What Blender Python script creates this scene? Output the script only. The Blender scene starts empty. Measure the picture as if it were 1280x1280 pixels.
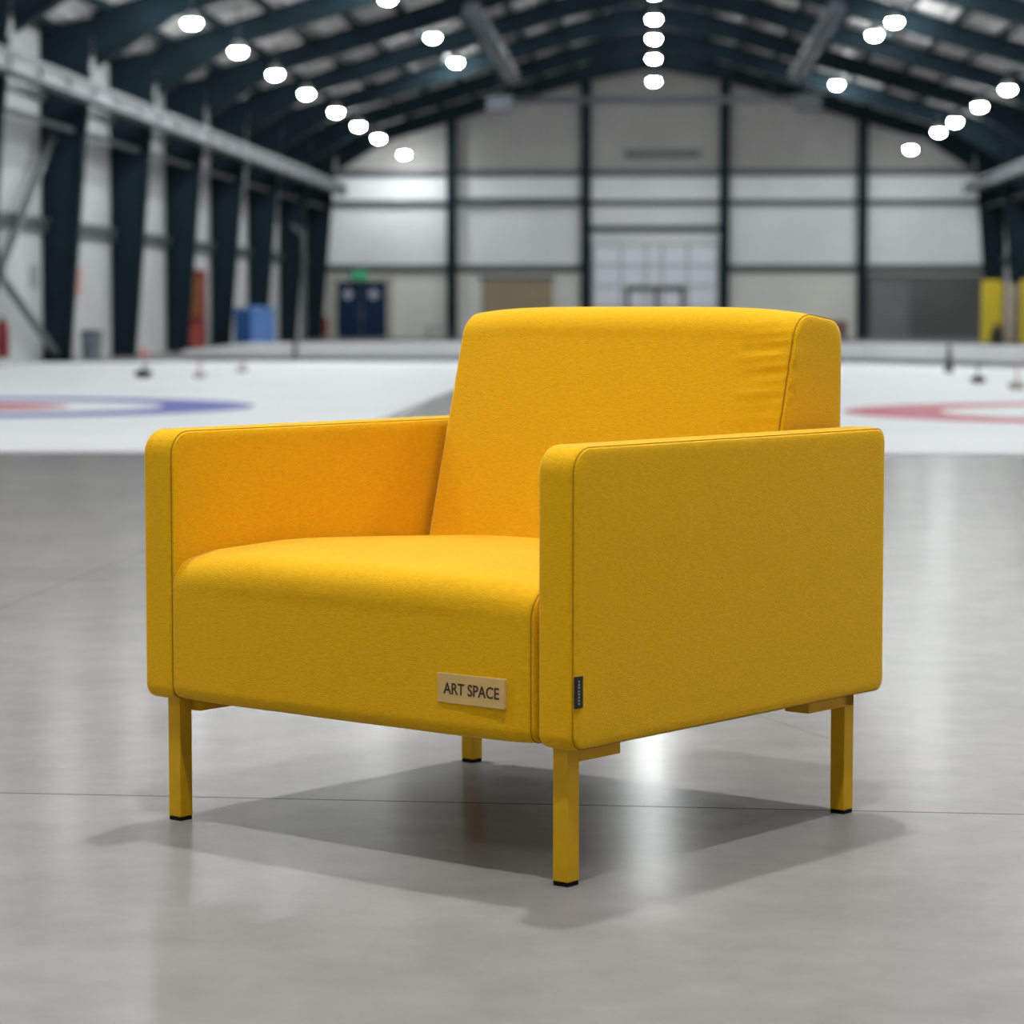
import bpy, bmesh, math, random
from mathutils import Vector, Matrix, noise
random.seed(7)
C = bpy.context.scene.collection
PI = math.pi
S = 0.621                      # hall scale
EYE = 0.7852                   # camera height
def hz(z): return EYE + S * (z - EYE)

# ------------------------------------------------------------------ materials
def new_mat(name):
    m = bpy.data.materials.new(name); m.use_nodes = True
    nt = m.node_tree; b = nt.nodes['Principled BSDF']
    return m, nt, b
def ramp(nt, fac, c0, c1, p0=0.3, p1=0.7):
    r = nt.nodes.new('ShaderNodeValToRGB')
    r.color_ramp.elements[0].position = p0; r.color_ramp.elements[1].position = p1
    r.color_ramp.elements[0].color = (*c0, 1); r.color_ramp.elements[1].color = (*c1, 1)
    nt.links.new(fac, r.inputs[0]); return r.outputs[0]
def noise_tex(nt, scale, detail=3, mapping=(1, 1, 1), rough=0.5):
    tc = nt.nodes.new('ShaderNodeTexCoord'); mp = nt.nodes.new('ShaderNodeMapping')
    mp.inputs['Scale'].default_value = mapping
    n = nt.nodes.new('ShaderNodeTexNoise'); n.inputs['Scale'].default_value = scale
    n.inputs['Detail'].default_value = detail; n.inputs['Roughness'].default_value = rough
    nt.links.new(tc.outputs['Object'], mp.inputs[0]); nt.links.new(mp.outputs[0], n.inputs['Vector'])
    return n.outputs['Fac']
def bump(nt, b, h, strength, dist=0.001):
    bp = nt.nodes.new('ShaderNodeBump'); bp.inputs['Strength'].default_value = strength
    bp.inputs['Distance'].default_value = dist
    nt.links.new(h, bp.inputs['Height']); nt.links.new(bp.outputs[0], b.inputs['Normal'])
def simple(name, col, rough=0.5, metal=0.0, var=0.12, scale=6.0, spec=0.5):
    m, nt, b = new_mat(name)
    n = noise_tex(nt, scale)
    c0 = tuple(max(0, c * (1 - var)) for c in col); c1 = tuple(min(1, c * (1 + var)) for c in col)
    nt.links.new(ramp(nt, n, c0, c1), b.inputs['Base Color'])
    b.inputs['Roughness'].default_value = rough; b.inputs['Metallic'].default_value = metal
    b.inputs['Specular IOR Level'].default_value = spec
    return m
def emissive(name, col, strength):
    m, nt, b = new_mat(name)
    b.inputs['Base Color'].default_value = (*col, 1)
    b.inputs['Emission Color'].default_value = (*col, 1)
    b.inputs['Emission Strength'].default_value = strength
    return m
def fabric_mat():
    m, nt, b = new_mat('yellow_wool_fabric')
    weft = noise_tex(nt, 600, 2, (0.5, 0.5, 1.3)); slub = noise_tex(nt, 260, 2, (0.4, 0.4, 1.8))
    big = noise_tex(nt, 9, 2)
    add = nt.nodes.new('ShaderNodeMath'); add.operation = 'ADD'
    nt.links.new(weft, add.inputs[0]); nt.links.new(slub, add.inputs[1])
    half = nt.nodes.new('ShaderNodeMath'); half.operation = 'MULTIPLY'; half.inputs[1].default_value = 0.5
    nt.links.new(add.outputs[0], half.inputs[0])
    c = ramp(nt, half.outputs[0], FAB0, FAB1, 0.36, 0.66)
    nt.links.new(c, b.inputs['Base Color'])
    b.inputs['Roughness'].default_value = 0.85
    b.inputs['Specular IOR Level'].default_value = 0.15
    b.inputs['Sheen Weight'].default_value = 0.55
    b.inputs['Sheen Roughness'].default_value = 0.35
    b.inputs['Sheen Tint'].default_value = (1.0, 0.92, 0.36, 1)
    bump(nt, b, half.outputs[0], 0.6, 0.0012)
    return m
FAB0 = (0.67, 0.355, 0.002); FAB1 = (0.81, 0.445, 0.003)
def floor_mat(lines):
    m, nt, b = new_mat('polished_concrete')
    L = nt.links; N = nt.nodes
    n1 = noise_tex(nt, 0.9, 5, (1, 1, 1), 0.6); n2 = noise_tex(nt, 7, 6, (1, 1, 1), 0.65); n3 = noise_tex(nt, 60, 4)
    mix = N.new('ShaderNodeMath'); mix.operation = 'MULTIPLY_ADD'; mix.inputs[1].default_value = 0.55
    L.new(n2, mix.inputs[0])
    h = N.new('ShaderNodeMath'); h.operation = 'MULTIPLY'; h.inputs[1].default_value = 0.45
    L.new(n1, h.inputs[0]); L.new(h.outputs[0], mix.inputs[2])
    base = ramp(nt, mix.outputs[0], (0.198, 0.194, 0.192), (0.262, 0.256, 0.252), 0.36, 0.66)
    geo = N.new('ShaderNodeNewGeometry'); sep = N.new('ShaderNodeSeparateXYZ'); L.new(geo.outputs['Position'], sep.inputs[0])
    tot = None
    for (a, bb, c, w, dep, lo, hi) in lines:      # saw cuts: |ax+by+c|<w between lo and hi along X
        m1 = N.new('ShaderNodeMath'); m1.operation = 'MULTIPLY_ADD'; m1.inputs[1].default_value = a; m1.inputs[2].default_value = c
        L.new(sep.outputs[0], m1.inputs[0])
        m2 = N.new('ShaderNodeMath'); m2.operation = 'MULTIPLY_ADD'; m2.inputs[1].default_value = bb
        L.new(sep.outputs[1], m2.inputs[0]); L.new(m1.outputs[0], m2.inputs[2])
        m3 = N.new('ShaderNodeMath'); m3.operation = 'ABSOLUTE'; L.new(m2.outputs[0], m3.inputs[0])
        m4 = N.new('ShaderNodeMapRange'); m4.inputs[1].default_value = w; m4.inputs[2].default_value = w * 1.7
        m4.inputs[3].default_value = dep; m4.inputs[4].default_value = 0; L.new(m3.outputs[0], m4.inputs[0])
        g1 = N.new('ShaderNodeMath'); g1.operation = 'GREATER_THAN'; g1.inputs[1].default_value = lo; L.new(sep.outputs[0], g1.inputs[0])
        g2 = N.new('ShaderNodeMath'); g2.operation = 'LESS_THAN'; g2.inputs[1].default_value = hi; L.new(sep.outputs[0], g2.inputs[0])
        p1 = N.new('ShaderNodeMath'); p1.operation = 'MULTIPLY'; L.new(g1.outputs[0], p1.inputs[0]); L.new(g2.outputs[0], p1.inputs[1])
        p2 = N.new('ShaderNodeMath'); p2.operation = 'MULTIPLY'; L.new(p1.outputs[0], p2.inputs[0]); L.new(m4.outputs[0], p2.inputs[1])
        if tot is None: tot = p2.outputs[0]
        else:
            mx = N.new('ShaderNodeMath'); mx.operation = 'MAXIMUM'; L.new(tot, mx.inputs[0]); L.new(p2.outputs[0], mx.inputs[1]); tot = mx.outputs[0]
    mc = N.new('ShaderNodeMix'); mc.data_type = 'RGBA'
    L.new(tot, mc.inputs[0]); L.new(base, mc.inputs[6]); mc.inputs[7].default_value = (0.03, 0.03, 0.03, 1)
    L.new(mc.outputs[2], b.inputs['Base Color'])
    rr = N.new('ShaderNodeMapRange'); rr.inputs[1].default_value = 0.35; rr.inputs[2].default_value = 0.65
    rr.inputs[3].default_value = 0.16; rr.inputs[4].default_value = 0.22
    L.new(mix.outputs[0], rr.inputs[0])
    b.inputs['Roughness'].default_value = 0.9; b.inputs['Specular IOR Level'].default_value = 0.0
    gls = N.new('ShaderNodeBsdfGlossy'); L.new(rr.outputs[0], gls.inputs['Roughness'])
    fre = N.new('ShaderNodeFresnel'); fre.inputs[0].default_value = 1.45
    fm = N.new('ShaderNodeMath'); fm.operation = 'MULTIPLY'; fm.inputs[1].default_value = 0.24; L.new(fre.outputs[0], fm.inputs[0])
    inv = N.new('ShaderNodeMath'); inv.operation = 'SUBTRACT'; inv.inputs[0].default_value = 1.0; L.new(tot, inv.inputs[1])
    fj = N.new('ShaderNodeMath'); fj.operation = 'MULTIPLY'; L.new(fm.outputs[0], fj.inputs[0]); L.new(inv.outputs[0], fj.inputs[1])
    ms = N.new('ShaderNodeMixShader'); L.new(fj.outputs[0], ms.inputs[0]); L.new(b.outputs[0], ms.inputs[1]); L.new(gls.outputs[0], ms.inputs[2])
    L.new(ms.outputs[0], N['Material Output'].inputs[0])
    hs = N.new('ShaderNodeMath'); hs.operation = 'MULTIPLY_ADD'; hs.inputs[1].default_value = 0.35
    L.new(n3, hs.inputs[0]); L.new(n2, hs.inputs[2])
    bump(nt, b, hs.outputs[0], 0.045, 0.004)
    L.new(b.inputs['Normal'].links[0].from_socket, gls.inputs['Normal'])
    return m
def ribbed(name, c0, c1, axis, pitch, rough=0.6):
    m, nt, b = new_mat(name)
    N = nt.nodes; L = nt.links
    tc = N.new('ShaderNodeTexCoord'); sp = N.new('ShaderNodeSeparateXYZ'); L.new(tc.outputs['Object'], sp.inputs[0])
    mu = N.new('ShaderNodeMath'); mu.operation = 'MULTIPLY'; mu.inputs[1].default_value = 2 * PI / pitch; L.new(sp.outputs[axis], mu.inputs[0])
    si = N.new('ShaderNodeMath'); si.operation = 'SINE'; L.new(mu.outputs[0], si.inputs[0])
    n = noise_tex(nt, 0.8, 4)
    L.new(ramp(nt, n, c0, c1), b.inputs['Base Color'])
    b.inputs['Roughness'].default_value = rough
    bump(nt, b, si.outputs[0], 0.5, 0.02)
    return m

# ------------------------------------------------------------------ mesh helpers
def box(bm, x0, x1, y0, y1, z0, z1, M=None):
    vs = [bm.verts.new(Vector((x, y, z)) if M is None else M @ Vector((x, y, z))) for x in (x0, x1) for y in (y0, y1) for z in (z0, z1)]
    for f in ((0, 1, 3, 2), (4, 6, 7, 5), (0, 4, 5, 1), (2, 3, 7, 6), (0, 2, 6, 4), (1, 5, 7, 3)):
        bm.faces.new([vs[i] for i in f])
def prism_y(bm, poly, y0, y1):
    a = [bm.verts.new((x, y0, z)) for x, z in poly]; b = [bm.verts.new((x, y1, z)) for x, z in poly]
    n = len(poly)
    bm.faces.new(a); bm.faces.new(b[::-1])
    for i in range(n): bm.faces.new((a[i], b[i], b[(i + 1) % n], a[(i + 1) % n]))
def tube(bm, p0, p1, r, n=12, r1=None):
    p0 = Vector(p0); p1 = Vector(p1); r1 = r if r1 is None else r1
    d = (p1 - p0).normalized(); a = d.orthogonal().normalized(); b = d.cross(a)
    A = [bm.verts.new(p0 + r * (a * math.cos(t) + b * math.sin(t))) for t in [2 * PI * i / n for i in range(n)]]
    B = [bm.verts.new(p1 + r1 * (a * math.cos(t) + b * math.sin(t))) for t in [2 * PI * i / n for i in range(n)]]
    for i in range(n): bm.faces.new((A[i], A[(i + 1) % n], B[(i + 1) % n], B[i]))
    bm.faces.new(A[::-1]); bm.faces.new(B)
def lathe(bm, prof, n=24, c=(0, 0, 0)):
    rings = []
    for r, z in prof:
        if r < 1e-5: rings.append([bm.verts.new((c[0], c[1], c[2] + z))])
        else: rings.append([bm.verts.new((c[0] + r * math.cos(2 * PI * i / n), c[1] + r * math.sin(2 * PI * i / n), c[2] + z)) for i in range(n)])
    for a, b in zip(rings, rings[1:]):
        for i in range(n):
            j = (i + 1) % n
            if len(a) == 1 and len(b) == 1: continue
            if len(a) == 1: bm.faces.new((a[0], b[i], b[j]))
            elif len(b) == 1: bm.faces.new((a[i], a[j], b[0]))
            else: bm.faces.new((a[i], a[j], b[j], b[i]))
def path_tube(bm, pts, r, n=6, closed=False):
    k = len(pts); rings = []
    for i in range(k):
        p = Vector(pts[i])
        q0 = Vector(pts[i - 1] if (i > 0 or closed) else pts[i]); q1 = Vector(pts[(i + 1) % k] if (i < k - 1 or closed) else pts[i])
        d = (q1 - q0).normalized()
        a = Vector((1, 0, 0)) if abs(d.x) < 0.9 else Vector((0, 0, 1))
        a = (a - d * a.dot(d)).normalized(); b = d.cross(a)
        rings.append([bm.verts.new(p + r * (a * math.cos(2 * PI * j / n) + b * math.sin(2 * PI * j / n))) for j in range(n)])
    for i in range(k if closed else k - 1):
        A = rings[i]; B = rings[(i + 1) % k]
        for j in range(n): bm.faces.new((A[j], A[(j + 1) % n], B[(j + 1) % n], B[j]))
    if not closed: bm.faces.new(rings[0][::-1]); bm.faces.new(rings[-1])
def obj(name, bm, mat, parent=None, smooth=False, loc=None, bevel=0, rot=None):
    bmesh.ops.recalc_face_normals(bm, faces=bm.faces[:])
    me = bpy.data.meshes.new(name); bm.to_mesh(me); bm.free()
    if smooth:
        for p in me.polygons: p.use_smooth = True
    me.materials.append(mat)
    o = bpy.data.objects.new(name, me); C.objects.link(o)
    if parent: o.parent = parent
    if loc: o.location = loc
    if rot: o.rotation_euler = rot
    if bevel:
        md = o.modifiers.new('bevel', 'BEVEL'); md.width = bevel; md.segments = 2; md.limit_method = 'ANGLE'
    return o
def tag(o, label=None, cat=None, group=None, kind=None):
    if label: o['label'] = label
    if cat: o['category'] = cat
    if group: o['group'] = group
    if kind: o['kind'] = kind
    return o
def thing(name, label, cat, loc=(0, 0, 0), rz=0, group=None):
    o = bpy.data.objects.new(name, None); C.objects.link(o)
    o.location = loc; o.rotation_euler = (0, 0, rz); o.empty_display_size = 0.1
    return tag(o, label, cat, group)
def struct(name, bm, mat, parent=None, **k):
    o = obj(name, bm, mat, parent, **k)
    if not parent: o['kind'] = 'structure'
    return o
def dup(root, loc, label, rz=None, group=None):
    r = root.copy(); C.objects.link(r); r.location = loc; r['label'] = label
    if rz is not None: r.rotation_euler = (0, 0, rz)
    if group: r['group'] = group
    for ch in list(root.children):
        c = ch.copy(); C.objects.link(c); c.parent = r
        for g in ch.children:
            d = g.copy(); C.objects.link(d); d.parent = c
    return r
BM = bmesh.new

# ------------------------------------------------------------------ camera frame (fitted to the photograph)
F = 3400.78; PITCH = 0.0747; PHI = 0.05155
def hall(x, y): return (x * math.cos(PHI) - y * math.sin(PHI), x * math.sin(PHI) + y * math.cos(PHI))
cam = bpy.data.cameras.new('camera'); co = bpy.data.objects.new('camera', cam); C.objects.link(co)
co.location = (0, 0, EYE); co.rotation_euler = (PI / 2 - PITCH, 0, PHI)
cam.sensor_width = 36; cam.lens = F / 1280 * 36; cam.clip_end = 300
cam.dof.use_dof = True; cam.dof.focus_distance = 4.0; cam.dof.aperture_fstop = 5.6
bpy.context.scene.camera = co

# ------------------------------------------------------------------ materials in use
M_fab = fabric_mat()
M_seam = simple('seam_thread', (0.30, 0.14, 0.002), 0.9)
M_leg = simple('yellow_powder_coat', (0.62, 0.35, 0.003), 0.5, 0, 0.05, 30, 0.25)
M_foot = simple('black_rubber', (0.008, 0.008, 0.008), 0.8, 0, 0.1, 6, 0.1)
M_plate = simple('brass_plate', (0.66, 0.45, 0.17), 0.42, 0.25, 0.05, 30)
M_ink = simple('dark_engraving', (0.03, 0.012, 0.01), 0.6)
M_blk = simple('black_woven_label', (0.012, 0.012, 0.016), 0.8)
M_lbl = simple('pale_thread', (0.35, 0.36, 0.36), 0.8)
M_under = simple('dark_underside_cloth', (0.05, 0.035, 0.01), 0.9)

# ================================================================== ARMCHAIR
W, D = 0.8399, 0.7832
TH = 0.688
bx, by = 0.0841, 3.6139
ux, uy = -math.cos(TH), math.sin(TH); vx, vy = math.sin(TH), math.cos(TH)
ccx, ccy = bx + ux * W / 2 + vx * D / 2, by + uy * W / 2 + vy * D / 2
cX, cY = hall(ccx, ccy)
chair = thing('armchair', 'yellow fabric armchair with square arms standing on the polished concrete floor', 'armchair', (cX, cY, 0), -TH + PHI)
def U(u): return W / 2 - u      # photo-fit coordinate -> chair local x
def V(v): return v - D / 2

def rounded(corners, spacing=0.0035):
    """corners: list of (y,z,r) ; returns evenly resampled loop of (y,z)"""
    n = len(corners); pts = []
    for i in range(n):
        p = Vector(corners[i][:2]); r = corners[i][2]
        a = Vector(corners[i - 1][:2]) - p; b = Vector(corners[(i + 1) % n][:2]) - p
        a.normalize(); b.normalize()
        ang = a.angle(b); t = r / math.tan(ang / 2)
        p0 = p + a * t; p1 = p + b * t; cdir = (a + b).normalized(); c = p + cdir * (r / math.sin(ang / 2))
        k = 10
        v0 = p0 - c; v1 = p1 - c
        tot = v0.angle(v1) if v0.length > 1e-9 else 0
        sg = 1 if v0.x * v1.y - v0.y * v1.x > 0 else -1
        for j in range(k + 1):
            th = sg * tot * j / k
            pts.append(Vector((c.x + v0.x * math.cos(th) - v0.y * math.sin(th), c.y + v0.x * math.sin(th) + v0.y * math.cos(th))))
    L = [0]
    for i in range(len(pts)): L.append(L[-1] + (pts[(i + 1) % len(pts)] - pts[i]).length)
    m = max(40, int(L[-1] / spacing)); out = []; j = 0
    for i in range(m):
        s = L[-1] * i / m
        while L[j + 1] < s: j += 1
        f = (s - L[j]) / max(1e-9, L[j + 1] - L[j])
        out.append(pts[j].lerp(pts[(j + 1) % len(pts)], f))
    return out
def cushion(name, corners, x0, x1, parent, crown=0.004, cpow=4, side=0.006, edge=0.012, pucker=0.0006, wave=None, seams=(0, 1), seed=0, xend=0.0, mat=None, sidefold=None, RR=0.009):
    loop = rounded(corners); n = len(loop)
    nor = []
    for i in range(n):
        t = (loop[(i + 1) % n] - loop[i - 1]).normalized(); nor.append(Vector((t.y, -t.x)))
    area = sum(loop[i].x * loop[(i + 1) % n].y - loop[(i + 1) % n].x * loop[i].y for i in range(n))
    if area < 0: nor = [-v for v in nor]
    # smooth normals a little
    for _ in range(3): nor = [(nor[i - 1] + nor[i] * 2 + nor[(i + 1) % n]).normalized() for i in range(n)]
    xm = (x0 + x1) / 2; hw = (x1 - x0) / 2
    ys = [p.x for p in loop]; zs = [p.y for p in loop]
    mh = min(max(ys) - min(ys), max(zs) - min(zs)) / 2 * 0.98
    lo = (min(ys) + mh, min(zs) + mh); hi = (max(ys) - mh, max(zs) - mh)
    st = []   # (x, mode, value)
    ncore = max(14, int(hw * 2 / 0.012))
    offs = [hw - 0.0028, hw - 0.005, hw - 0.008, hw - 0.012, hw - 0.018, hw - 0.026]
    noffs = offs if seams[0] else [hw - e_ for e_ in (0.0, RR * .045, RR * .13, RR * .29, RR * .5, RR * .73, RR, RR + .004, 0.018, 0.026)]
    xs = sorted(set([-o for o in noffs] + offs + [(-hw + 0.03) + (2 * hw - 0.06) * i / ncore for i in range(ncore + 1)]))
    bm = BM(); rings = []
    def ring(x, off, q=0.0, pk=0.0, sgn=1):
        r = []; x_in = x
        for i in range(n):
            p = loop[i]; o = off
            if pk:
                vert = abs(nor[i].x) ** 2
                s = i * 0.0035
                a = noise.noise(Vector((s * 260, seed, 0))) ; b = 0.5 + noise.noise(Vector((s * 25, seed + 5, 1)))
                o += pk * a * vert * max(0.15, b) * 1.6
            if wave: o += wave(x / max(hw, 1e-6), p, nor[i])
            P = p + nor[i] * o
            if q:
                c = Vector((min(max(P.x, lo[0]), hi[0]), min(max(P.y, lo[1]), hi[1])))
                P = P.lerp(c, q)
            xo = sidefold(P) * min(1, q * mh / 0.006) if (sidefold and q and x > 0) else 0
            r.append(bm.verts.new((xm + x + xo, P.x, P.y)))
        return r
    def side_rings(sg):
        out = []
        if not seams[0 if sg < 0 else 1]:
            for d in (RR + 0.001, RR + 0.003, 0.016, 0.026, 0.045, 0.08, 0.13, 0.19, 0.28):
                if d >= mh * 0.95: break
                out.append(ring(sg * (hw + side * 0.5 * min(1, (d - RR) / 0.10)), -RR + crown_at(1), q=(d - RR) / mh))
            out.append(ring(sg * (hw + side * 0.5), 0, q=0.995))
            return out
        out.append(ring(sg * (hw - 0.0010), -0.0022 + crown_at(1)))
        out.append(ring(sg * (hw + 0.0004), -0.0030 + crown_at(1)))
        out.append(ring(sg * (hw + 0.0016), -0.0012 + crown_at(1)))
        for d in (0.003, 0.006, 0.010, 0.014, 0.019, 0.026, 0.035, 0.047, 0.062, 0.08, 0.10, 0.13, 0.19, 0.28):
            if d >= mh * 0.95: break
            f = min(1, d / edge); rise = 0.0016 + side * (1 - (1 - f) ** 2) + (side * 0.45) * min(1, d / 0.12)
            pk = 0
            out.append(ring(sg * (hw + rise), 0.0 - 0.0012 * (1 - min(1, d / 0.006)) + crown_at(1), q=d / mh))
        out.append(ring(sg * (hw + rise), 0, q=0.995))
        return out
    def crown_at(t): return crown * (1 - abs(t) ** cpow) - xend * abs(t) ** 10
    L = side_rings(-1)[::-1]
    mid = []
    for x in xs:
        dist = hw - abs(x); pk = pucker * math.exp(-dist / 0.010)
        e = 0.0015 * (1 - math.exp(-max(0, dist - 0.0015) / 0.003)) - 0.0015
        if x < 0 and not seams[0]:
            pk *= 0.0; e = 0.0
            if dist < RR: e = -(RR - math.sqrt(max(0, RR * RR - (RR - dist) ** 2)))
        mid.append(ring(x, crown_at(x / hw) + e, pk=pk))
    R = side_rings(1)
    rings = L + mid + R
    for a, b in zip(rings, rings[1:]):
        for i in range(n):
            j = (i + 1) % n
            bm.faces.new((a[i], a[j], b[j], b[i]))
    bm.faces.new(rings[0]); bm.faces.new(rings[-1][::-1])
    o = obj(name, bm, mat or M_fab, parent, smooth=True)
    for k, sg in enumerate((-1, 1)):
        if not seams[k]: continue
        sb = BM()
        pts = []
        for i in range(n):
            off = crown_at(1) - 0.0006 + (wave(sg, loop[i], nor[i]) if wave else 0)
            P = loop[i] + nor[i] * off
            pts.append((xm + sg * (hw + 0.0004), P.x, P.y))
        path_tube(sb, pts, 0.00075, 5, True)
        obj('seam', sb, M_seam, o, smooth=True)
    return o

HB, HT = 0.1917, 0.600
armc = [(V(0.0), HB, 0.020), (V(D), HB, 0.018), (V(D), HT, 0.020), (V(0.0), HT, 0.036)]
def arm_wave(t, p, nn): return 0.0
TA = 0.0655
# bands stop a little short of the finished width, the side panels bulge out to it
cushion('armrest', armc, U(TA), U(0.0045), chair, crown=0.002, side=0.003, edge=0.016, seed=1)
cushion('armrest', armc, U(W - 0.001), U(W - TA + 0.003), chair, crown=0.002, side=0.003, edge=0.016, seed=2)
# seat
seatc = [(V(-0.001), 0.191, 0.022), (V(0.60), 0.191, 0.012), (V(0.60), 0.402, 0.008), (V(0.24), 0.4215, 0.9), (V(0.085), 0.4165, 0.20), (V(-0.001), 0.401, 0.046)]
def seat_wave(t, p, nn):
    up = max(0, nn.y); k = 1 - abs(t) ** 3.2
    fr = max(0, -nn.x)
    return up * 0.012 * k + fr * 0.005 * k + 0.0008 * noise.noise(Vector((t * 3, p.x * 6, p.y * 6)))
cushion('seat', seatc, U(W - TA + 0.0045), U(TA + 0.012), chair, RR=0.006, crown=0.0, side=0.0035, edge=0.012, pucker=0.0010, wave=seat_wave, seed=3, xend=0.002)
# backrest
bkc = [(V(0.515), 0.215, 0.012), (V(0.786), 0.200, 0.012), (V(0.788), 0.765, 0.036), (V(0.662), 0.781, 0.046)]
def back_wave(t, p, nn):
    up = max(0, nn.y); k = 1 - abs(t) ** 4.5; fr = max(0, -nn.x)
    o = up * 0.0115 * k + fr * 0.010 * (1 - abs(t) ** 3) * (0.6 + 0.4 * math.sin(min(1, max(0, (p.y - 0.3) / 0.5)) * PI))
    # folds near the right hand seam, below the top corner
    if t > 0.72 and fr > 0.3:
        w = (abs(t) - 0.72) / 0.28
        zz = p.y + 0.012 * (1 - w)
        o += 0.0046 * w * (1 - 0.75 * w ** 6) * math.exp(-((p.y - 0.69) / 0.075) ** 2) * noise.noise(Vector((zz * 85, t * 2.0, 4.2))) * 1.6
    return o
cushion('backrest', bkc, U(W - TA - 0.018), U(TA + 0.023), chair, crown=0.0, side=0.004, edge=0.016, pucker=0.0010, wave=back_wave, seed=4,
        sidefold=lambda P: 0.0075 * math.exp(-((P.y - 0.70) / 0.05) ** 2) * math.exp(-max(0, P.x - V(0.63)) / 0.040) * noise.noise(Vector((P.y * 60 + P.x * 12, 3.1, 4.2))))
# hidden underside frame between the arms
b = BM(); box(b, U(W - 0.07), U(0.07), V(0.02), V(D - 0.02), 0.196, 0.204); obj('underside_panel', b, M_under, chair)
# legs
LW = 0.026; la, lf, lr = 0.0289, 0.0215, 0.0416
for (u0, v0, vb0, vb1) in ((la, lf, lf + LW, 0.14), (W - la - LW, lf, lf + LW, 0.15), (la, D - lr - LW, D - lr - 0.127, D - lr), (W - la - LW, D - lr - LW, D - lr - 0.127, D - lr)):
    b = BM(); box(b, U(u0 + LW), U(u0), V(v0), V(v0 + LW), 0.006, 0.1925)
    lg = obj('leg', b, M_leg, chair, bevel=0.0015)
    b = BM(); box(b, U(u0 + LW) + .001, U(u0) - .001, V(v0) + .001, V(v0 + LW) - .001, 0.0, 0.0062); obj('foot_cap', b, M_foot, lg)
    ub0, ub1 = (u0, u0 + 0.044) if u0 < W / 2 else (u0 + LW - 0.044, u0 + LW)
    b = BM(); box(b, U(ub1), U(ub0), V(vb0), V(vb1), 0.1695, 0.1924); obj('bracket', b, M_leg, lg, bevel=0.001)
# brass name plate on the seat front
pm = 0.1765; pw, ph = 0.121, 0.0415
plate_y = V(-0.0055)
b = BM(); box(b, -pw / 2, pw / 2, -0.0022, 0.004, -ph / 2, ph / 2)
plate = obj('name_plate', b, M_plate, chair, bevel=0.0008)
plate.location = (U(pm), plate_y, 0.2597); plate['label'] = 'beige metal plate reading ART SPACE'
def text_mesh(name, s, size, mat, parent, loc, rot, depth=0.0003, width=None, bold=0.0):
    cu = bpy.data.curves.new(name, 'FONT'); cu.body = s; cu.size = size; cu.extrude = depth
    cu.align_x = 'CENTER'; cu.align_y = 'CENTER'; cu.offset = bold
    t = bpy.data.objects.new(name, cu); C.objects.link(t)
    bpy.context.view_layer.update()
    me = bpy.data.meshes.new_from_object(t.evaluated_get(bpy.context.evaluated_depsgraph_get()))
    C.objects.unlink(t); bpy.data.objects.remove(t)
    if width:
        xs = [v.co.x for v in me.vertices]; ys = [v.co.y for v in me.vertices]; k = width / (max(xs) - min(xs)); mx = (max(xs) + min(xs)) / 2; my = (max(ys) + min(ys)) / 2
        for v in me.vertices: v.co.x = (v.co.x - mx) * k; v.co.y = v.co.y - my
    me.materials.clear(); me.materials.append(mat)
    o = bpy.data.objects.new(name, me); C.objects.link(o); o.parent = parent; o.location = loc; o.rotation_euler = rot
    return o
text_mesh('lettering', 'ART SPACE', 0.0228, M_ink, plate, (0.001, -0.0025, 0.000), (PI / 2, 0, 0), 0.0002, 0.1005, 0.0003)
# black woven label on the outer seam of the right arm
b = BM()
box(b, U(0.0) - 0.002, U(0.0) + 0.0016, V(0.0), V(0.0165), 0.250, 0.293)
lab = obj('woven_label', b, M_blk, chair, bevel=0.0006); lab['label'] = 'black woven label sewn in the side seam'
b = BM()
for i in range(8):
    z = 0.2865 - i * 0.0043
    box(b, U(0) + 0.0014, U(0) + 0.0019, V(0.0052), V(0.0088), z - 0.0013, z + 0.0006)
    box(b, U(0) + 0.0014, U(0) + 0.0019, V(0.0052 + 0.0012 * (i % 2)), V(0.0066 + 0.001 * (i % 3)), z - 0.0013, z + 0.0016)
obj('lettering', b, M_lbl, lab)

# ================================================================== HALL SHELL
XW = 8.85; YE = 73.0; YN = -9.0
RIDGE = 7.5; SL = 0.3
def roof(x): return RIDGE - SL * abs(x)
def gl(p0, p1):                # line through two camera-frame points -> normalised hall-frame ax+by+c
    (x0, y0), (x1, y1) = hall(*p0), hall(*p1)
    a, bb = y1 - y0, x0 - x1; l = math.hypot(a, bb); a /= l; bb /= l
    return a, bb, -(a * x0 + bb * y0)
def camgr(u, v): return (bx + ux * u + vx * v, by + uy * u + vy * v)
l1 = gl(camgr(1.192, 0.007), camgr(-0.187, 0.895))
l2 = gl(camgr(3.325, 1.794), camgr(4.144, 2.998))
l3 = gl(camgr(0.709, 1.485), camgr(0.501, 1.362))
hx3 = sorted((hall(*camgr(0.709, 1.485))[0], hall(*camgr(0.501, 1.362))[0]))
hx2 = hall(*camgr(4.144, 2.998))[0]
M_floor = floor_mat([(*l1, 0.0018, 1.0, -30, 30), (*l2, 0.003, 0.45, -30, hx2 + 0.25), (*l3, 0.003, 0.25, hx3[0] - 0.1, hx3[1] + 0.02)])
b = BM(); box(b, -XW - 0.2, XW + 0.2, YN - 0.2, YE + 0.2, -0.2, 0); struct('floor', b, M_floor)
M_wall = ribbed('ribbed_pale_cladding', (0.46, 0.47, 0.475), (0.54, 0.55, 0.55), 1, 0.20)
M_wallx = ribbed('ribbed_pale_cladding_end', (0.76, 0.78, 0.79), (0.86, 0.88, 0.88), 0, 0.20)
M_up = ribbed('grey_shaded_upper_cladding', (0.33, 0.32, 0.31), (0.40, 0.39, 0.38), 0, 0.20)  # grey upper band, with the shade above the lamps painted into its colour
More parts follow.
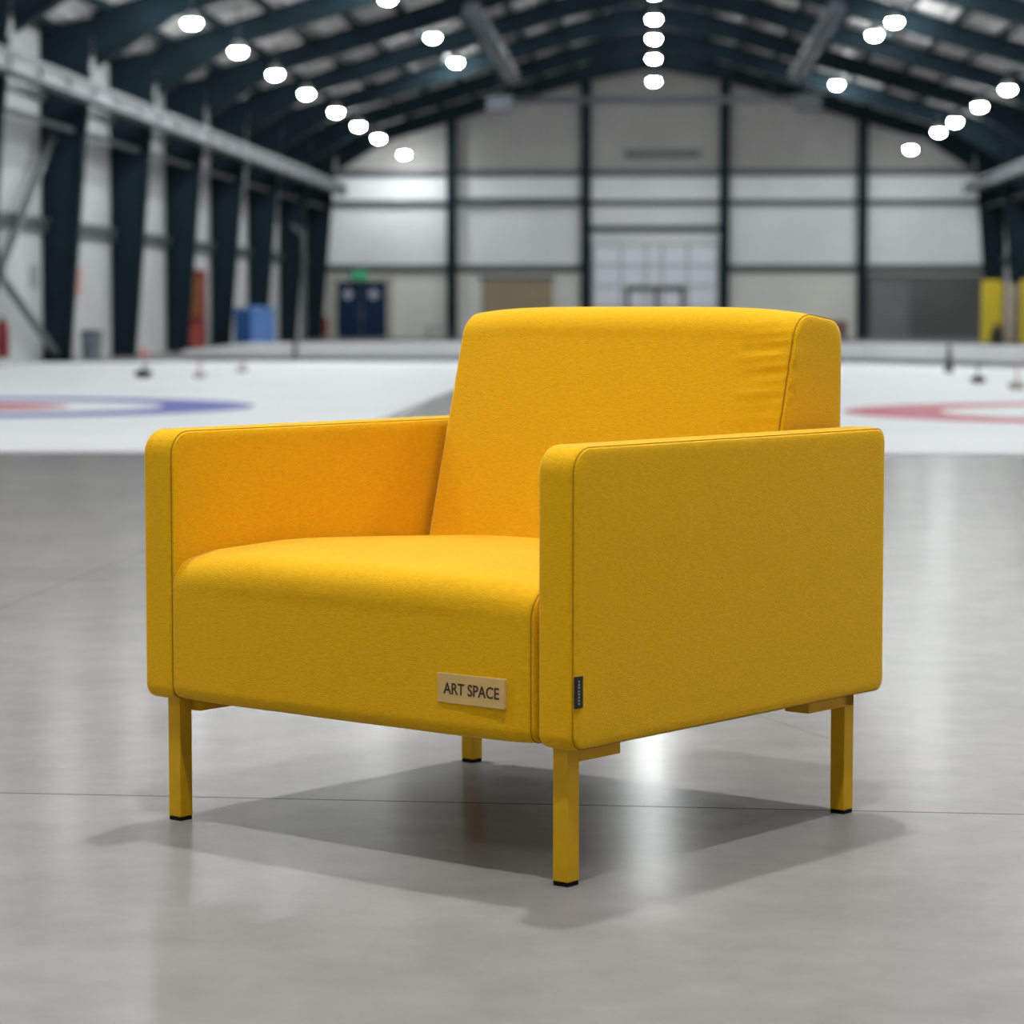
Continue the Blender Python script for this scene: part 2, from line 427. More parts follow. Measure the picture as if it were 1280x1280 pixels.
M_low = ribbed('cream_lower_cladding', (0.66, 0.66, 0.61), (0.74, 0.73, 0.67), 0, 0.9)
M_steel = simple('dark_slate_steel', (0.009, 0.021, 0.028), 0.7, 0, 0.2, 1.5, 0.12)
M_girt = simple('grey_girt_steel', (0.07, 0.085, 0.09), 0.5)
M_roofp = ribbed('pale_roof_sheet', (0.62, 0.60, 0.59), (0.80, 0.78, 0.77), 0, 0.25)
M_galv = simple('galvanised_grey', (0.085, 0.098, 0.115), 0.55, 0.0, 0.2, 1.2)
M_white = simple('white_board', (0.72, 0.73, 0.75), 0.35, 0, 0.05)
M_kick = simple('grey_kick_strip', (0.20, 0.21, 0.23), 0.5)
ez = roof(XW)
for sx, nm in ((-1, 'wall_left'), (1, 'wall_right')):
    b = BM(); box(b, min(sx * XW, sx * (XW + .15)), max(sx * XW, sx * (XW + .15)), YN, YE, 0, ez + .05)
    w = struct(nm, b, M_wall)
    b = BM()
    box(b, min(sx * XW, sx * (XW - .07)), max(sx * XW, sx * (XW - .07)), YN, YE, hz(2.55), hz(2.8)); obj('girt', b, M_girt, w)
    b = BM(); box(b, min(sx * XW, sx * (XW - .11)), max(sx * XW, sx * (XW - .11)), YN, YE, hz(2.8), hz(2.88)); obj('ledge', b, M_galv, w)
    b = BM(); box(b, min(sx * XW, sx * (XW - .07)), max(sx * XW, sx * (XW - .07)), YN, YE, hz(5.6), hz(5.8)); obj('girt', b, M_girt, w)
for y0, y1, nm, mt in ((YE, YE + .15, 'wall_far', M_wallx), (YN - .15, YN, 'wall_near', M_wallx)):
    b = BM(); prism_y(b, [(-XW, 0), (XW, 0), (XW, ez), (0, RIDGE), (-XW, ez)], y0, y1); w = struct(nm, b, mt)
    if nm == 'wall_far': WF = w
PX = 3400.78 / YE              # px per metre on the far wall, only for reading sizes off
def fx(x): return (x - 815) / 46.55
def fz(y): return EYE + (385.4 - y) / 46.55
# cladding bands
b = BM(); prism_y(b, [(-8.84, fz(218)), (8.84, fz(218)), (8.84, ez), (0, RIDGE - .02), (-8.84, ez)], YE - .03, YE); obj('upper_cladding', b, M_up, WF)
b = BM(); box(b, -8.84, 8.84, YE - .03, YE, 0, fz(335)); obj('lower_cladding', b, M_low, WF)
M_bay = ribbed('white_bay_cladding', (0.76, 0.78, 0.80), (0.84, 0.85, 0.87), 2, 0.5)
b = BM(); box(b, fx(738), fx(898), YE - .06, YE - .03, fz(305), fz(236)); obj('bay_cladding', b, M_bay, WF)
for x in (565, 732, 903, 1073):
    b = BM(); box(b, fx(x - 2), fx(x + 2), YE - .30, YE - .03, 0, roof(fx(x)) - .02)
    for yy in (YE - .31, YE - .06): box(b, fx(x - 6), fx(x + 6), yy, yy + .025, 0, roof(fx(x)) - .02)
    obj('wind_post', b, M_steel, WF)
for yy, th_, xa, xb in ((218, .09, -8.8, 8.8), (255, .08, -8.8, 8.8), (336, .10, -8.8, fx(738)), (336, .10, fx(898), 8.8)):
    b = BM(); box(b, xa, xb, YE - .12, YE - .03, fz(yy) - th_, fz(yy) + th_); obj('girt', b, M_girt, WF)
b = BM(); box(b, fx(738), fx(898), YE - .14, YE - .06, fz(291), fz(283)); obj('girt', b, M_girt, WF)
b = BM(); box(b, fx(780), fx(872), YE - .22, YE - .06, fz(198), fz(190)); obj('cable_tray', b, M_girt, WF)
b = BM(); box(b, fx(572), fx(726), YE - .2, YE - .06, fz(258), fz(249)); obj('cable_tray', b, M_girt, WF)

# ceiling with purlins
b = BM()
prism_y(b, [(-XW - .15, roof(XW + .15)), (0, RIDGE), (XW + .15, roof(XW + .15)), (XW + .15, roof(XW + .15) + .12), (0, RIDGE + .12), (-XW - .15, roof(XW + .15) + .12)], YN - .15, YE + .15)
ceil = struct('ceiling', b, M_roofp)
for sx in (-1, 1):
    for i in range(11):
        x = sx * (0.35 + i * 0.83)
        b = BM(); ang = sx * math.atan(SL)
        M = Matrix.Translation((x, 0, roof(x) - .005)) @ Matrix.Rotation(ang, 4, 'Y')
        box(b, -.035, .035, YN, YE, -.13, 0, M); box(b, -.07, .07, YN, YE, -.135, -.115, M)
        obj('purlin', b, M_steel, ceil)
# cross ribs on the roof sheets: rail of grey bracing rods
BAY = 5.03
Y0 = 39.32
def yk(k): return Y0 + BAY * k
names = ['', 'nearest', 'second', 'third', 'fourth', 'fifth', 'sixth', 'seventh']
def frame_at(y, label):
    t = thing('portal_frame', label, 'steel frame', (0, y, 0), 0, None)
    for sx in (-1, 1):
        kn = hz(6.6)
        b = BM(); prism_y(b, [(sx * 8.83, 0), (sx * 8.50, 0), (sx * 8.15, hz(6.3)), (sx * 8.05, roof(8.05) - .1), (sx * 8.83, roof(8.83) - .02)], -.03, .03)
        prism_y(b, [(sx * 8.50, 0), (sx * 8.475, 0), (sx * 8.125, hz(6.3)), (sx * 8.15, hz(6.3))], -.09, .09)
        prism_y(b, [(sx * 8.84, 0), (sx * 8.81, 0), (sx * 8.81, roof(8.81) - .03), (sx * 8.84, roof(8.84) - .03)], -.13, .13)
        box(b, min(sx * 8.42, sx * 8.84), max(sx * 8.42, sx * 8.84), -.15, .15, 0, .03)
        obj('column', b, M_steel, t)
        und = [(8.05, hz(6.42)), (6.9, 5.00), (5.15, 5.545), (1.66, 6.57), (0, 6.85)]
        b = BM()
        prism_y(b, [(sx * x, z) for x, z in und] + [(0, RIDGE - .02), (sx * 8.1, roof(8.1) - .02)], -.03, .03)
        for (xa, za), (xb, zb) in zip(und, und[1:]):
            prism_y(b, [(sx * xa, za), (sx * xb, zb), (sx * xb, zb - .025), (sx * xa, za - .025)], -.13, .13)
        obj('rafter', b, M_steel, t)
    return t
fr = frame_at(yk(-1), 'dark steel portal frame just beyond the left picture edge, in front of the diagonal brace')
for k in range(0, 7):
    dup(fr, (0, yk(k), 0), ['dark slate steel portal frame whose left column meets the diagonal brace',
        'dark slate steel portal frame, second column from the left picture edge',
        'dark slate steel portal frame, column just left of the red cabinet',
        'dark slate steel portal frame, column just right of the red cabinet',
        'dark slate steel portal frame, column directly above the blue crate',
        'dark slate steel portal frame, last but one before the far wall',
        'dark slate steel portal frame closest to the far wall and the blue doors'][k])
# diagonal brace rods in the first left bay
node = (-8.66, 35.8, EYE + 0.46)
br = BM()
for e in ((-8.66, yk(0) - .1, 3.3), (-8.66, yk(0) - .1, 0.12), (-8.66, yk(-1) + .1, 3.3), (-8.66, yk(-1) + .1, 0.12)): tube(br, node, e, .06, 8)
box(br, -8.72, -8.6, 35.65, 35.95, EYE + .33, EYE + .59)
tag(obj('wall_brace', br, M_girt), 'dark diagonal cross brace on the left wall at the picture edge', 'brace')

# light grey service beams running down both side walls
for sx, side in ((-1, 'left'), (1, 'right')):
    xx = sx * 12.75 * S; zz = EYE + 0.381 * 12.9 * S - .05
    t = thing('service_beam', 'long light grey beam running along the %s wall at eaves height' % side, 'beam', (xx, 0, zz))
    b = BM()
    ya, yb = 28.0, yk(6) + .2
    box(b, -.12, .12, ya, yb, .08, .11); box(b, -.12, .12, ya, yb, -.12, -.09); box(b, -.09, .09, ya, yb, -.09, .08)
    obj('girder', b, M_galv, t)
    b = BM(); y = ya
    while y < yb - .3:
        box(b, -.115, .115, y, y + .06, -.09, .08); y += BAY / 3
    obj('stiffeners', b, M_galv, t)
    b = BM(); tube(b, (sx * -.02, ya, .15), (sx * -.02, yb, .15), .035, 8); obj('conduit', b, M_galv, t)
    b = BM()
    tube(b, (sx * 13.5 * S, 28, EYE + .306 * 13.5 * S), (sx * 13.5 * S, yk(6), EYE + .306 * 13.5 * S), .045, 8)
    tag(obj('service_pipe', b, M_galv), 'thin pale pipe threaded through the %s columns below the beam' % side, 'pipe')

# ================================================================== CEILING LAMPS
M_lens = emissive('lamp_diffuser', (0.95, 1.0, 0.99), 180.0)
M_lens4 = emissive('lamp_diffuser_far', (0.95, 1.0, 0.99), 370.0)
M_lens5 = emissive('lamp_diffuser_middle', (1.0, 0.98, 0.94), 1550.0)
M_lens2 = emissive('lamp_diffuser_front', (1.0, 0.98, 0.94), 1950.0)
M_lens3 = emissive('lamp_diffuser_side', (1.0, 0.98, 0.95), 400.0)
M_house = simple('lamp_housing', (0.5, 0.52, 0.53), 0.4, 0.3)
def make_lamp(x, y, z, label):
    t = thing('high_bay_lamp', label, 'ceiling lamp', (x, y, z))
    b = BM(); lathe(b, [(0, -.07), (.055, -.064), (.098, -.04), (.118, 0), (.11, .025)], 20); obj('diffuser', b, M_lens, t, smooth=True)
    b = BM(); lathe(b, [(.11, .025), (.13, .022), (.135, .03), (.10, .09), (.06, .16), (0, .17)], 20); obj('reflector', b, M_house, t, smooth=True)
    return t
PX2M = 1 / F
rows = []
def off2y(X, off): return F * X / off
olx = 10.5 * S
OL = [off2y(olx, o) for o in (575, 517, 471, 432, 395, 367, 342, 310)]
ORt = [off2y(olx, o) for o in (435, 401, 373, 351, 317)]
zo = EYE + 0.617 * olx
mx_ = 6.8 * S
ML = [(off2y(mx_, o), EYE + h * off2y(mx_, o) / F) for o, h in ((328, 381), (274, 335), (243, 302))]
MR = [(off2y(mx_, o), EYE + h * off2y(mx_, o) / F) for o, h in ((271, 335), (234, 301), (224, 273))]
CE = [(9.115 * S * F / h) for h in (387, 355, 332, 308, 280)]
cz = EYE + 9.115 * S
lamp0 = None; LENS = {}
def lamp(x, y, z, label, group=None):
    global lamp0
    gap = 0.8 if 3 < abs(x) < 5 else 0.36
    for k in range(-8, 7):
        if abs(y - yk(k)) < gap: y = yk(k) + (gap if y > yk(k) else -gap)
    if lamp0 is None:
        lamp0 = make_lamp(x, y, z, label); r = lamp0
    else: r = dup(lamp0, (x, y, z), label)
    if group: r['group'] = group
    # far end lamps are stronger cool ones, those over the chair warmer and stronger still
    mt = M_lens4 if y > 36 else (M_lens if (y < -1 or y > 9 or abs(x) > 5) else (M_lens2 if (x == 0 and y > 4) else M_lens5 if x == 0 else M_lens3))
    for ch in r.children:
        if ch.name.startswith('diffuser'):
            if mt.name not in LENS:
                me = ch.data.copy(); me.materials[0] = mt; LENS[mt.name] = me
            ch.data = LENS[mt.name]
    # hanging rod to the roof
    b = BM(); tube(b, (0, 0, .15), (0, 0, max(.2, roof(x) - z)), .012, 6); obj('rod', b, M_girt, r)
    return r
def lamp_set(x, zf, ys, text):
    for i, y in enumerate(ys):
        lamp(x, y, zf[i] if isinstance(zf, list) else zf, text % ORD[i])
ORD = ['nearest', 'second nearest', 'third nearest', 'fourth nearest', 'fifth nearest', 'sixth nearest', 'seventh nearest', 'eighth and farthest']
# the rods differ, so lamps are copied without them
_dup = dup
def dup(root, loc, label, rz=None, group=None):
    r = root.copy(); C.objects.link(r); r.location = loc; r['label'] = label
    if rz is not None: r.rotation_euler = (0, 0, rz)
    if group: r['group'] = group
    for ch in list(root.children):
        if ch.name.startswith('rod'): continue
        c = ch.copy(); C.objects.link(c); c.parent = r
        for g in ch.children:
            d = g.copy(); C.objects.link(d); d.parent = c
    return r
lamp_set(-olx, zo, OL, 'glowing white high bay lamp, %s in the outer left row')
lamp_set(olx, zo, ORt, 'glowing white high bay lamp, %s in view of the outer right row')
lamp_set(-mx_, [z for _, z in ML], [y for y, _ in ML], 'glowing white high bay lamp, %s of three in the inner left row')
lamp_set(mx_, [z for _, z in MR], [y for y, _ in MR], 'glowing white high bay lamp, %s of three in the inner right row')
lamp_set(0, cz, CE, 'glowing white high bay lamp, %s in the centre row under the ridge')
# the rows go on over the front of the hall, above the picture
SP = 4.38
def more(x, z, y0, step):
    y = y0 - step
    while y > -1.0:
        lamp(x, y, z, 'high bay lamp over the front of the hall, above the picture', 'lamps over the front of the hall'); y -= step
more(-olx, zo, OL[0], SP); more(olx, zo, ORt[0], SP)
more(-mx_, 5.8, ML[0][0], SP); more(mx_, 5.8, MR[0][0], SP)
more(0, cz, CE[0], SP)

# ducts and heaters under the roof
for sx, side in ((-1, 'left'), (1, 'right')):
    x = sx * 5.0 * S; z = hz(8.98)
    t = thing('air_duct', 'round grey air duct hanging under the roof %s of the ridge' % side, 'duct', (x, 0, z))
    b = BM(); tube(b, (0, 75.5 * S, 0), (0, 97 * S, 0), .16, 16); obj('duct_body', b, M_galv, t, smooth=True)
    b = BM()
    for yy in (76, 83, 90, 96.5): tube(b, (0, yy * S - .03, 0), (0, yy * S + .03, 0), .18, 16)
    obj('flange', b, M_galv, t)
    b = BM()
    for yy in (78, 94): tube(b, (0, yy * S, .16), (0, yy * S, roof(x) - z - .02), .01, 6)
    obj('hanger', b, M_girt, t)
    x = sx * 5.5 * S; z = hz(8.05)
    t = thing('unit_heater', 'grey unit heater hanging at the end of the %s air duct' % side, 'heater', (x, 98 * S, z))
    b = BM(); box(b, -.28, .28, -.2, .2, -.16, .2); obj('casing', b, M_galv, t, bevel=.03)
    b = BM(); tube(b, (0, 0, .2), (0, 0, roof(x) - z - .02), .015, 6); obj('hanger', b, M_girt, t)
b = BM(); tube(b, (-6.1 * S, 106.5 * S, hz(8.85)), (5.6 * S, 106.5 * S, hz(8.85)), .085, 10)
for x in (-3.0, 0.01, 2.8): tube(b, (x, 106.5 * S, hz(8.85)), (x, 106.5 * S, roof(x) - .02), .01, 6)
tag(obj('cross_pipe', b, M_galv), 'pale grey pipe crossing under the roof between the two unit heaters', 'pipe')

# ================================================================== FAR WALL: doors, window
M_blue = simple('navy_door_paint', (0.003, 0.022, 0.065), 0.6, 0, 0.1, 6, 0.2)
M_trim = simple('cream_trim', (0.42, 0.40, 0.35), 0.6)
M_tan = simple('tan_board', (0.30, 0.245, 0.15), 0.6)
M_shut = ribbed('grey_shutter', (0.10, 0.10, 0.10), (0.13, 0.13, 0.13), 2, 0.1)
M_shut2 = ribbed('light_grey_shutter', (0.16, 0.165, 0.18), (0.20, 0.205, 0.22), 2, 0.1)
yf = YE - .03
b = BM()
box(b, fx(412), fx(421), yf - .08, yf, 0, fz(346)); box(b, fx(483), fx(491), yf - .08, yf, 0, fz(346)); box(b, fx(421), fx(483), yf - .08, yf, fz(352), fz(346))
d1 = struct('door_1', b, M_trim)
d1['label'] = 'navy blue double door with two round windows in the far wall'
M_port = simple('porthole_glass', (0.42, 0.45, 0.52), 0.2)
for xa, xb, xc in ((421, 451.5, 435), (452.5, 483, 467)):
    b = BM(); box(b, fx(xa), fx(xb), yf - .06, yf - .01, 0.005, fz(352)); lf_ = obj('door_leaf', b, M_blue, d1)
    b = BM(); tube(b, (fx(xc), yf - .075, fz(368)), (fx(xc), yf - .055, fz(368)), .145, 6); obj('round_window', b, M_port, lf_)
    b = BM(); box(b, fx(451.5 + (-4 if xa < 450 else 2)), fx(451.5 + (-2 if xa < 450 else 4)), yf - .1, yf - .06, .5, .7); obj('handle', b, M_galv, lf_)
M_exit = emissive('green_exit_light', (0.03, 0.30, 0.14), 0.3)
b = BM(); box(b, fx(441), fx(459), yf - .18, yf - .1, fz(350), fz(338))
ex = obj('exit_sign', b, M_exit); tag(ex, 'green exit sign above the navy double door', 'exit sign')
b = BM(); box(b, fx(603), fx(690), yf - .08, yf, 0, fz(350)); 
d2 = struct('door_2', b, M_tan); d2['label'] = 'tan sliding door panel in the far wall'
b = BM(); box(b, fx(600), fx(693), yf - .1, yf - .02, fz(350), fz(346)); obj('door_track', b, M_girt, d2)
# window bay
M_glass = simple('bright_frosted_pane', (0.80, 0.83, 0.90), 0.25, 0, 0.03)
M_mul = simple('pale_mullion', (0.40, 0.43, 0.47), 0.4)
M_dark = simple('dark_door_frame', (0.05, 0.06, 0.075), 0.4)
b = BM(); box(b, fx(740), fx(896), yf - .08, yf - .04, 0.0, fz(305))
w1 = struct('window_1', b, M_glass)
b = BM()
for x in (741, 776, 806, 826, 858, 895): box(b, fx(x) - .03, fx(x) + .03, yf - .12, yf - .07, 0, fz(305))
for y in (306, 332, 357, 384): box(b, fx(740), fx(896), yf - .118, yf - .072, fz(y) - .025, fz(y) + .025)
obj('window_frame', b, M_mul, w1)
b = BM()
for x in (784, 819, 852): box(b, fx(x) - .05, fx(x) + .05, yf - .16, yf - .11, 0, fz(359))
box(b, fx(783), fx(854), yf - .16, yf - .11, fz(363), fz(358))
d3 = struct('door_3', b, M_dark); d3['label'] = 'dark framed glazed door within the far window bay'
b = BM(); box(b, fx(1080), fx(1236), yf - .06, yf, 0, fz(344)); d4 = struct('door_4', b, M_shut); d4['label'] = 'dark grey shutter low in the right far bay'
b = BM(); box(b, fx(1084), fx(1132), yf - .09, yf - .05, 0, fz(352)); obj('door_leaf', b, M_shut2, d4)

# ================================================================== ICE
M_ice = simple('rink_ice', (0.84, 0.855, 0.885), 0.55, 0, 0.04, 0.7, 0.08)
M_bring = simple('blue_ice_paint', (0.10, 0.115, 0.46), 0.55, 0, 0.05, 6, 0.08)
M_rring = simple('red_ice_paint', (0.56, 0.12, 0.17), 0.55, 0, 0.05, 6, 0.08)
def sheet(name, poly, label):
    b = BM(); vs = [b.verts.new((x, y, 0.0)) for x, y in poly]; vt = [b.verts.new((x, y, 0.012)) for x, y in poly]
    b.faces.new(vs[::-1]); b.faces.new(vt); n = len(poly)
    for i in range(n): b.faces.new((vs[i], vs[(i + 1) % n], vt[(i + 1) % n], vt[i]))
    return tag(obj(name, b, M_ice), label, 'ice sheet')
YI = 14.72
iceL = sheet('ice_sheet', [(-8.36, YI), (-1.9, YI), (-1.9, 39.7), (-7.0, 39.7), (-7.6, 38.9), (-8.83, 38.9), (-8.83, 34.7), (-8.36, 34.7)], 'white ice sheet left of the grey walkway, with blue and red target rings')
iceR = sheet('ice_sheet', [(1.05, YI), (8.36, YI), (8.36, 33.0), (4.75, 36.0), (3.0, 38.7), (1.05, 38.9)], 'white ice sheet on the right with a red outer target ring')
def ring(name, parent, cx, cy, r0, r1, mat, z):
    b = BM(); n = 96
    A = [b.verts.new((cx + r1 * math.cos(2 * PI * i / n), cy + r1 * math.sin(2 * PI * i / n), z)) for i in range(n)]
    if r0 > 0:
        B = [b.verts.new((cx + r0 * math.cos(2 * PI * i / n), cy + r0 * math.sin(2 * PI * i / n), z)) for i in range(n)]
        for i in range(n): b.faces.new((A[i], A[(i + 1) % n], B[(i + 1) % n], B[i]))
    else: b.faces.new(A)
    return obj(name, b, mat, parent)
cyL = 2670 / (511.5 - 385.4); cxL = -(815 + 45) * cyL / F
ring('target_ring', iceL, cxL, cyL, 1.50, 2.22, M_bring, .0135)
ring('target_ring', iceL, cxL, cyL, 0.0, 0.76, M_rring, .0135)
cyR = 2670 / (516 - 385.4); cxR = 3.65
ring('target_ring', iceR, cxR, cyR, 1.50, 2.22, M_rring, .0135)
ring('target_ring', iceR, cxR, cyR, 0.0, 0.76, M_bring, .0135)

# low white boards at the far end of the ice
bd = thing('rink_barrier', 'low white rink board with grey kick strip behind the ice', 'barrier', (0, 0, 0))
def wallseg(pts, z0, z1, th_, name, mat):
    b = BM()
    for (xa, ya, ha), (xb, yb, hb) in zip(pts, pts[1:]):
        v = []
        for (x, y, h) in ((xa, ya, ha), (xb, yb, hb)):
            for yy in (y, y + th_):
                for z in (z0, z1 * h): v.append(b.verts.new((x, yy, z)))
        for f in ((0, 1, 3, 2), (4, 6, 7, 5), (0, 4, 5, 1), (2, 3, 7, 6), (0, 2, 6, 4), (1, 5, 7, 3)): b.faces.new([v[i] for i in f])
    return obj(name, b, mat, bd)
bp_ = [(-7.05, 40.6, .55), (-6.0, 40.3, .93), (-2.5, 40.0, 1.0), (3.0, 39.0, 1.0), (4.75, 36.3, 1.0), (8.6, 33.2, 1.0)]
wallseg(bp_, 0.0, 0.295, .12, 'board', M_white)
wallseg([(x, y - .02, 1) for x, y, h in bp_], 0.0, 0.075, .02, 'kick_strip', M_kick)

# ================================================================== SMALL THINGS
M_red = simple('red_paint', (0.20, 0.006, 0.010), 0.4)
M_orange = simple('orange_brown_panel', (0.26, 0.085, 0.02), 0.5)
M_pinkw = simple('pinkish_panel', (0.38, 0.06, 0.045), 0.5)
t = thing('red_cabinet', 'tall red cabinet with orange panel between two columns on the left wall', 'cabinet', (-8.55, 50.6, 0), 0)
b = BM(); box(b, -.19, .19, -.2, .2, 0.02, 1.50); obj('body', b, M_red, t, bevel=.01)
b = BM(); box(b, -.03, .165, -.225, -.2, .62, 1.42); obj('door', b, M_orange, t)
b = BM(); box(b, -.05, .165, -.225, -.2, .06, .5); obj('lower_panel', b, M_pinkw, t)
b = BM(); box(b, -.01, .01, -.24, -.22, .9, 1.05); obj('handle', b, M_galv, t)
M_bl = simple('blue_plastic', (0.008, 0.09, 0.30), 0.4); M_bl2 = simple('light_blue_panel', (0.10, 0.22, 0.55), 0.45)
t = thing('storage_crate', 'large blue storage crate below the fifth column on the left', 'crate', (-7.93, 54.0, 0), math.radians(-38))
b = BM(); box(b, -.24, .24, -.33, .33, 0.0, .74); obj('body', b, M_bl, t, bevel=.02)
b = BM(); box(b, .24, .255, -.31, .31, .05, .72); obj('side_panel', b, M_bl2, t)
b = BM(); box(b, -.25, .25, -.34, .34, .74, .80); box(b, .0, .18, -.12, .1, .80, .84); obj('lid', b, M_bl2, t, bevel=.01)
# curling stones and other small things on the ice
M_gran = simple('dark_granite', (0.02, 0.02, 0.022), 0.3); M_pale = simple('pale_granite', (0.42, 0.38, 0.34), 0.4)
M_hred = simple('red_handle', (0.45, 0.06, 0.05), 0.4); M_hgrn = simple('dark_green_handle', (0.01, 0.05, 0.04), 0.4); M_hpeach = simple('peach_handle', (0.6, 0.35, 0.25), 0.5)
def stone(px, py, r, label, mg, mh, tall=0.0):
    y = 2670 / (py - 385.4); x = (px - 815) * y / F
    t = thing('curling_stone', label, 'curling stone', (x, y, .012))
    b = BM(); h = r * .85
    lathe(b, [(0, 0), (r * .5, 0), (r * .85, h * .18), (r, h * .4), (r, h * .6), (r * .85, h * .85), (r * .5, h), (0, h)], 20); obj('body', b, mg, t, smooth=True)
    b = BM(); path_tube(b, [(0, 0, h - .01), (0, 0, h + r * .35), (-r * .1, -r * .15, h + r * .45 + tall), (r * .5, r * .5, h + r * .45 + tall)], r * .13, 8); obj('handle', b, mh, t, smooth=True)
    return t
stone(175, 474, .105, 'dark curling stone alone on the left ice behind the blue ring', M_gran, M_gran)
stone(246, 474, .075, 'pale curling stone with red handle between the dark stone and barrier', M_pale, M_hred, .07)
stone(300, 466, .075, 'small brownish curling stone nearest the left end of the barrier', M_pale, M_hred)
stone(1218, 479, .085, 'dark curling stone with green handle on the right ice', M_gran, M_hgrn, .06)
stone(1266, 487, .09, 'pale curling stone with peach handle at the right picture edge', M_pale, M_hpeach, .12)
y = 2670 / (466 - 385.4); x = (1182 - 815) * y / F
t = thing('water_bottle', 'slim dark grey bottle standing on the right ice before the barrier', 'bottle', (x, y, .012))
b = BM(); lathe(b, [(0, 0), (.055, 0), (.06, .03), (.045, .1), (.035, .22), (.02, .26), (.02, .28), (0, .28)], 16); obj('body', b, simple('smoky_grey', (0.08, 0.085, 0.10), 0.4), t, smooth=True)
b = BM(); lathe(b, [(0, .28), (.026, .28), (.026, .33), (0, .335)], 16); obj('cap', b, M_gran, t)
y = 44.2; x = -(815 - 175) * y / F
t = thing('marker_cone', 'small red marker cone at the foot of the left wall', 'cone', (x, y, 0))
b = BM(); lathe(b, [(.07, .02), (.03, .14), (.02, .17), (0, .17)], 14); obj('body', b, simple('faded_red', (0.6, 0.2, 0.2), .5), t, smooth=True)
b = BM(); box(b, -.1, .1, -.1, .1, 0, .02); obj('base', b, M_hred, t)
# bin by the left wall
t = thing('grey_bin', 'small grey bin against the left wall between the first two columns', 'bin', (-8.55, 41.2, 0))
b = BM(); lathe(b, [(0, 0), (.14, 0), (.17, .4), (0, .4)], 16); obj('body', b, simple('bin_grey', (0.16, 0.19, 0.22), .5), t)
b = BM(); lathe(b, [(.18, .4), (.18, .43), (.1, .46), (0, .47)], 16); obj('lid', b, simple('bin_lid_grey', (0.08, 0.10, 0.12), .5), t)
# grey stanchion at the barrier
t = thing('barrier_post', 'short grey post standing in front of the white rink board', 'post', (-(815 - 367) * 39.85 / F, 39.85, .0))
b = BM(); tube(b, (0, 0, .02), (0, 0, .30), .035, 12); obj('pole', b, M_galv, t)
b = BM(); tube(b, (0, 0, 0), (0, 0, .02), .09, 16); obj('base', b, M_kick, t)
def extinguisher(x, y, label, k=1.0, z0=0.25):
    t = thing('fire_extinguisher', label, 'fire extinguisher', (x, y, z0))
    b = BM(); lathe(b, [(0, 0), (.085 * k, 0), (.09 * k, .02), (.09 * k, .42 * k), (.05 * k, .5 * k), (.025 * k, .52 * k), (0, .52 * k)], 16); obj('cylinder', b, M_red, t, smooth=True)
    b = BM(); box(b, -.02, .02, -.07, .05, .52 * k, .56 * k); obj('handle', b, M_gran, t)
    b = BM(); box(b, -.1, -.02, -.02, .02, .2, .26); obj('bracket', b, M_galv, t)
    return t
extinguisher(-8.68, 36.05, 'red fire extinguisher on the left wall at the picture edge', 1.0, .12)
extinguisher(-8.7, 72.0, 'red fire extinguisher in the corner left of the navy double door', 1.0, .05)
# notices on the left wall
for (px, py, w_, h_, col, label) in ((92, 351, .30, .42, (0.55, 0.28, 0.24), 'faded red notice on the left wall between the first two columns'), (37, 346, .24, .34, (0.28, 0.29, 0.31), 'small grey notice on the left wall beside the diagonal brace')):
    y = F * 8.84 / (815 - px); z = EYE + (385.4 - py) * y / F
    b = BM(); box(b, -8.85, -8.83, y - w_, y + w_, z - h_ / 2, z + h_ / 2)
    tag(obj('wall_notice', b, simple('notice', col, .6)), label, 'sign')
# yellow padded posts on the right, tan mat between
M_yel = simple('yellow_pad', (0.62, 0.47, 0.01), 0.5)
def pad(px0, px1, y, ztop, label):
    x0 = (px0 - 815) * y / F; x1 = (px1 - 815) * y / F; hw = (x1 - x0) / 2
    t = thing('padded_post', label, 'padded post', ((x0 + x1) / 2, y, 0))
    b = BM(); box(b, -hw, hw, -hw, hw, .0, ztop); obj('padding', b, M_yel, t, bevel=.04)
    b = BM(); box(b, -hw * .25, hw * .25, hw, hw + .05, .02, ztop - .05); obj('strap', b, M_orange, t)
    return t
pad(1222, 1246, 62.5, 1.42, 'yellow padded post left of the tan roll near the right wall')
pad(1270, 1294, 60.75, 1.42, 'yellow padded post at the right picture edge')
y = 61.5; x = (1259 - 815) * y / F
t = thing('rolled_mat', 'tan rolled mat standing upright between the yellow posts', 'mat', (x, y, 0))
b = BM(); lathe(b, [(0, 0), (.15, 0), (.155, .1), (.15, 1.3), (.13, 1.33), (0, 1.33)], 18); obj('roll', b, simple('tan_vinyl', (0.32, 0.26, 0.21), .6), t, smooth=True)
b = BM(); tube(b, (0, 0, .9), (0, 0, .95), .158, 18); tube(b, (0, 0, .35), (0, 0, .4), .158, 18); obj('strap', b, M_kick, t)
y = 60.5; x = (1240 - 815) * y / F
t = thing('kit_bag', 'small dark kit bag at the foot of the left yellow post', 'bag', (x, y, 0))
b = BM(); lathe(b, [(0, 0), (.12, 0), (.15, .1), (.13, .3), (.06, .42), (0, .44)], 14); obj('body', b, simple('dark_canvas', (0.04, 0.03, 0.02), .8), t, smooth=True)
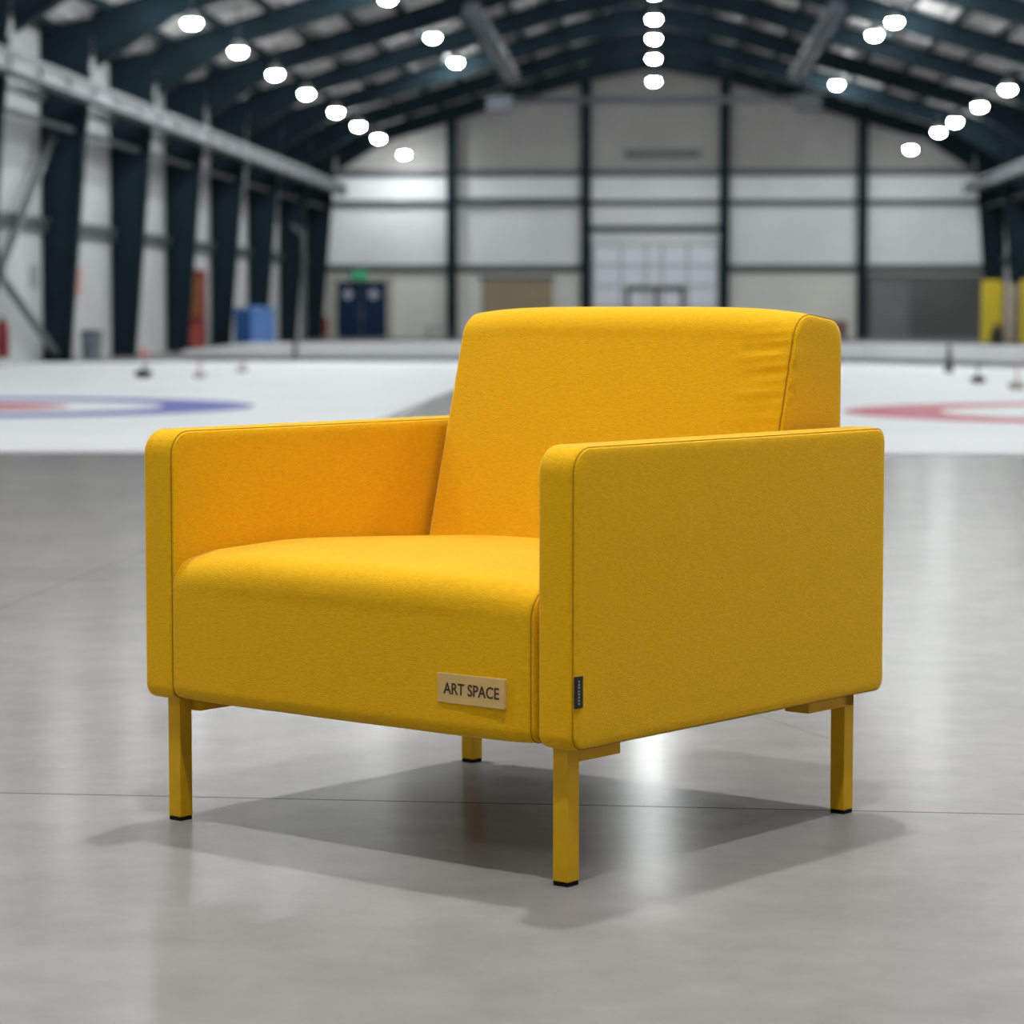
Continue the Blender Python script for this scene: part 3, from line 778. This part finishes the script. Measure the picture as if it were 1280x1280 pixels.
b = BM(); path_tube(b, [(-.06, 0, .38), (-.04, 0, .5), (.04, 0, .5), (.06, 0, .38)], .012, 6); obj('strap', b, M_orange, t)
# brown stack beyond the chair back
y = 66.0; x = (1046 - 815) * y / F
t = thing('storage_trolley', 'brown and grey storage trolley by the far wall right of the chair back', 'trolley', (x, y, 0))
b = BM(); box(b, -.2, .2, -.2, .2, .1, .5); obj('box', b, simple('brown_box', (0.14, 0.07, 0.06), .6), t, bevel=.04)
b = BM(); box(b, -.2, .22, -.22, .22, .06, .1); obj('deck', b, M_kick, t)
for sx in (-.15, .15):
    for sy in (-.15, .15):
        b = BM(); tube(b, (sx - .02, sy, .03), (sx + .02, sy, .03), .03, 10); obj('wheel', b, M_foot, t)
# low grey bench left of the post on the far wall
y = 72.2; x = fx(550)
t = thing('low_bench', 'low grey bench at the far wall beside the left wind post', 'bench', (x, y, 0))
b = BM(); box(b, -.3, .3, -.15, .15, .26, .31); obj('seat', b, M_kick, t)
for sx in (-.25, .25):
    b = BM(); box(b, sx - .02, sx + .02, -.13, .13, 0, .26); obj('leg', b, M_kick, t)
# pale downpipe in front of the sixth column
y = yk(5) - .35
b = BM(); xd = -(815 - 378) * y / F; tube(b, (xd, y, 0), (xd, y, 2.5), .05, 10); tube(b, (xd, y, 2.5), (-8.5, y, 2.75), .05, 10)
tag(obj('downpipe', b, M_galv), 'pale grey downpipe in front of the last but one left column', 'pipe')

# ================================================================== world and view
w = bpy.data.worlds.new('world'); bpy.context.scene.world = w; w.use_nodes = True
w.node_tree.nodes['Background'].inputs[0].default_value = (0.02, 0.022, 0.025, 1); w.node_tree.nodes['Background'].inputs[1].default_value = 1
sc = bpy.context.scene
sc.view_settings.view_transform = 'Standard'; sc.view_settings.look = 'None'; sc.view_settings.gamma = 1
sc.view_settings.exposure = 0.0
try:
    sc.cycles.use_denoising = True; sc.cycles.max_bounces = 8; sc.cycles.diffuse_bounces = 5
    sc.cycles.use_light_tree = True; sc.cycles.sample_clamp_indirect = 6.0; sc.cycles.caustics_reflective = False
except Exception: pass
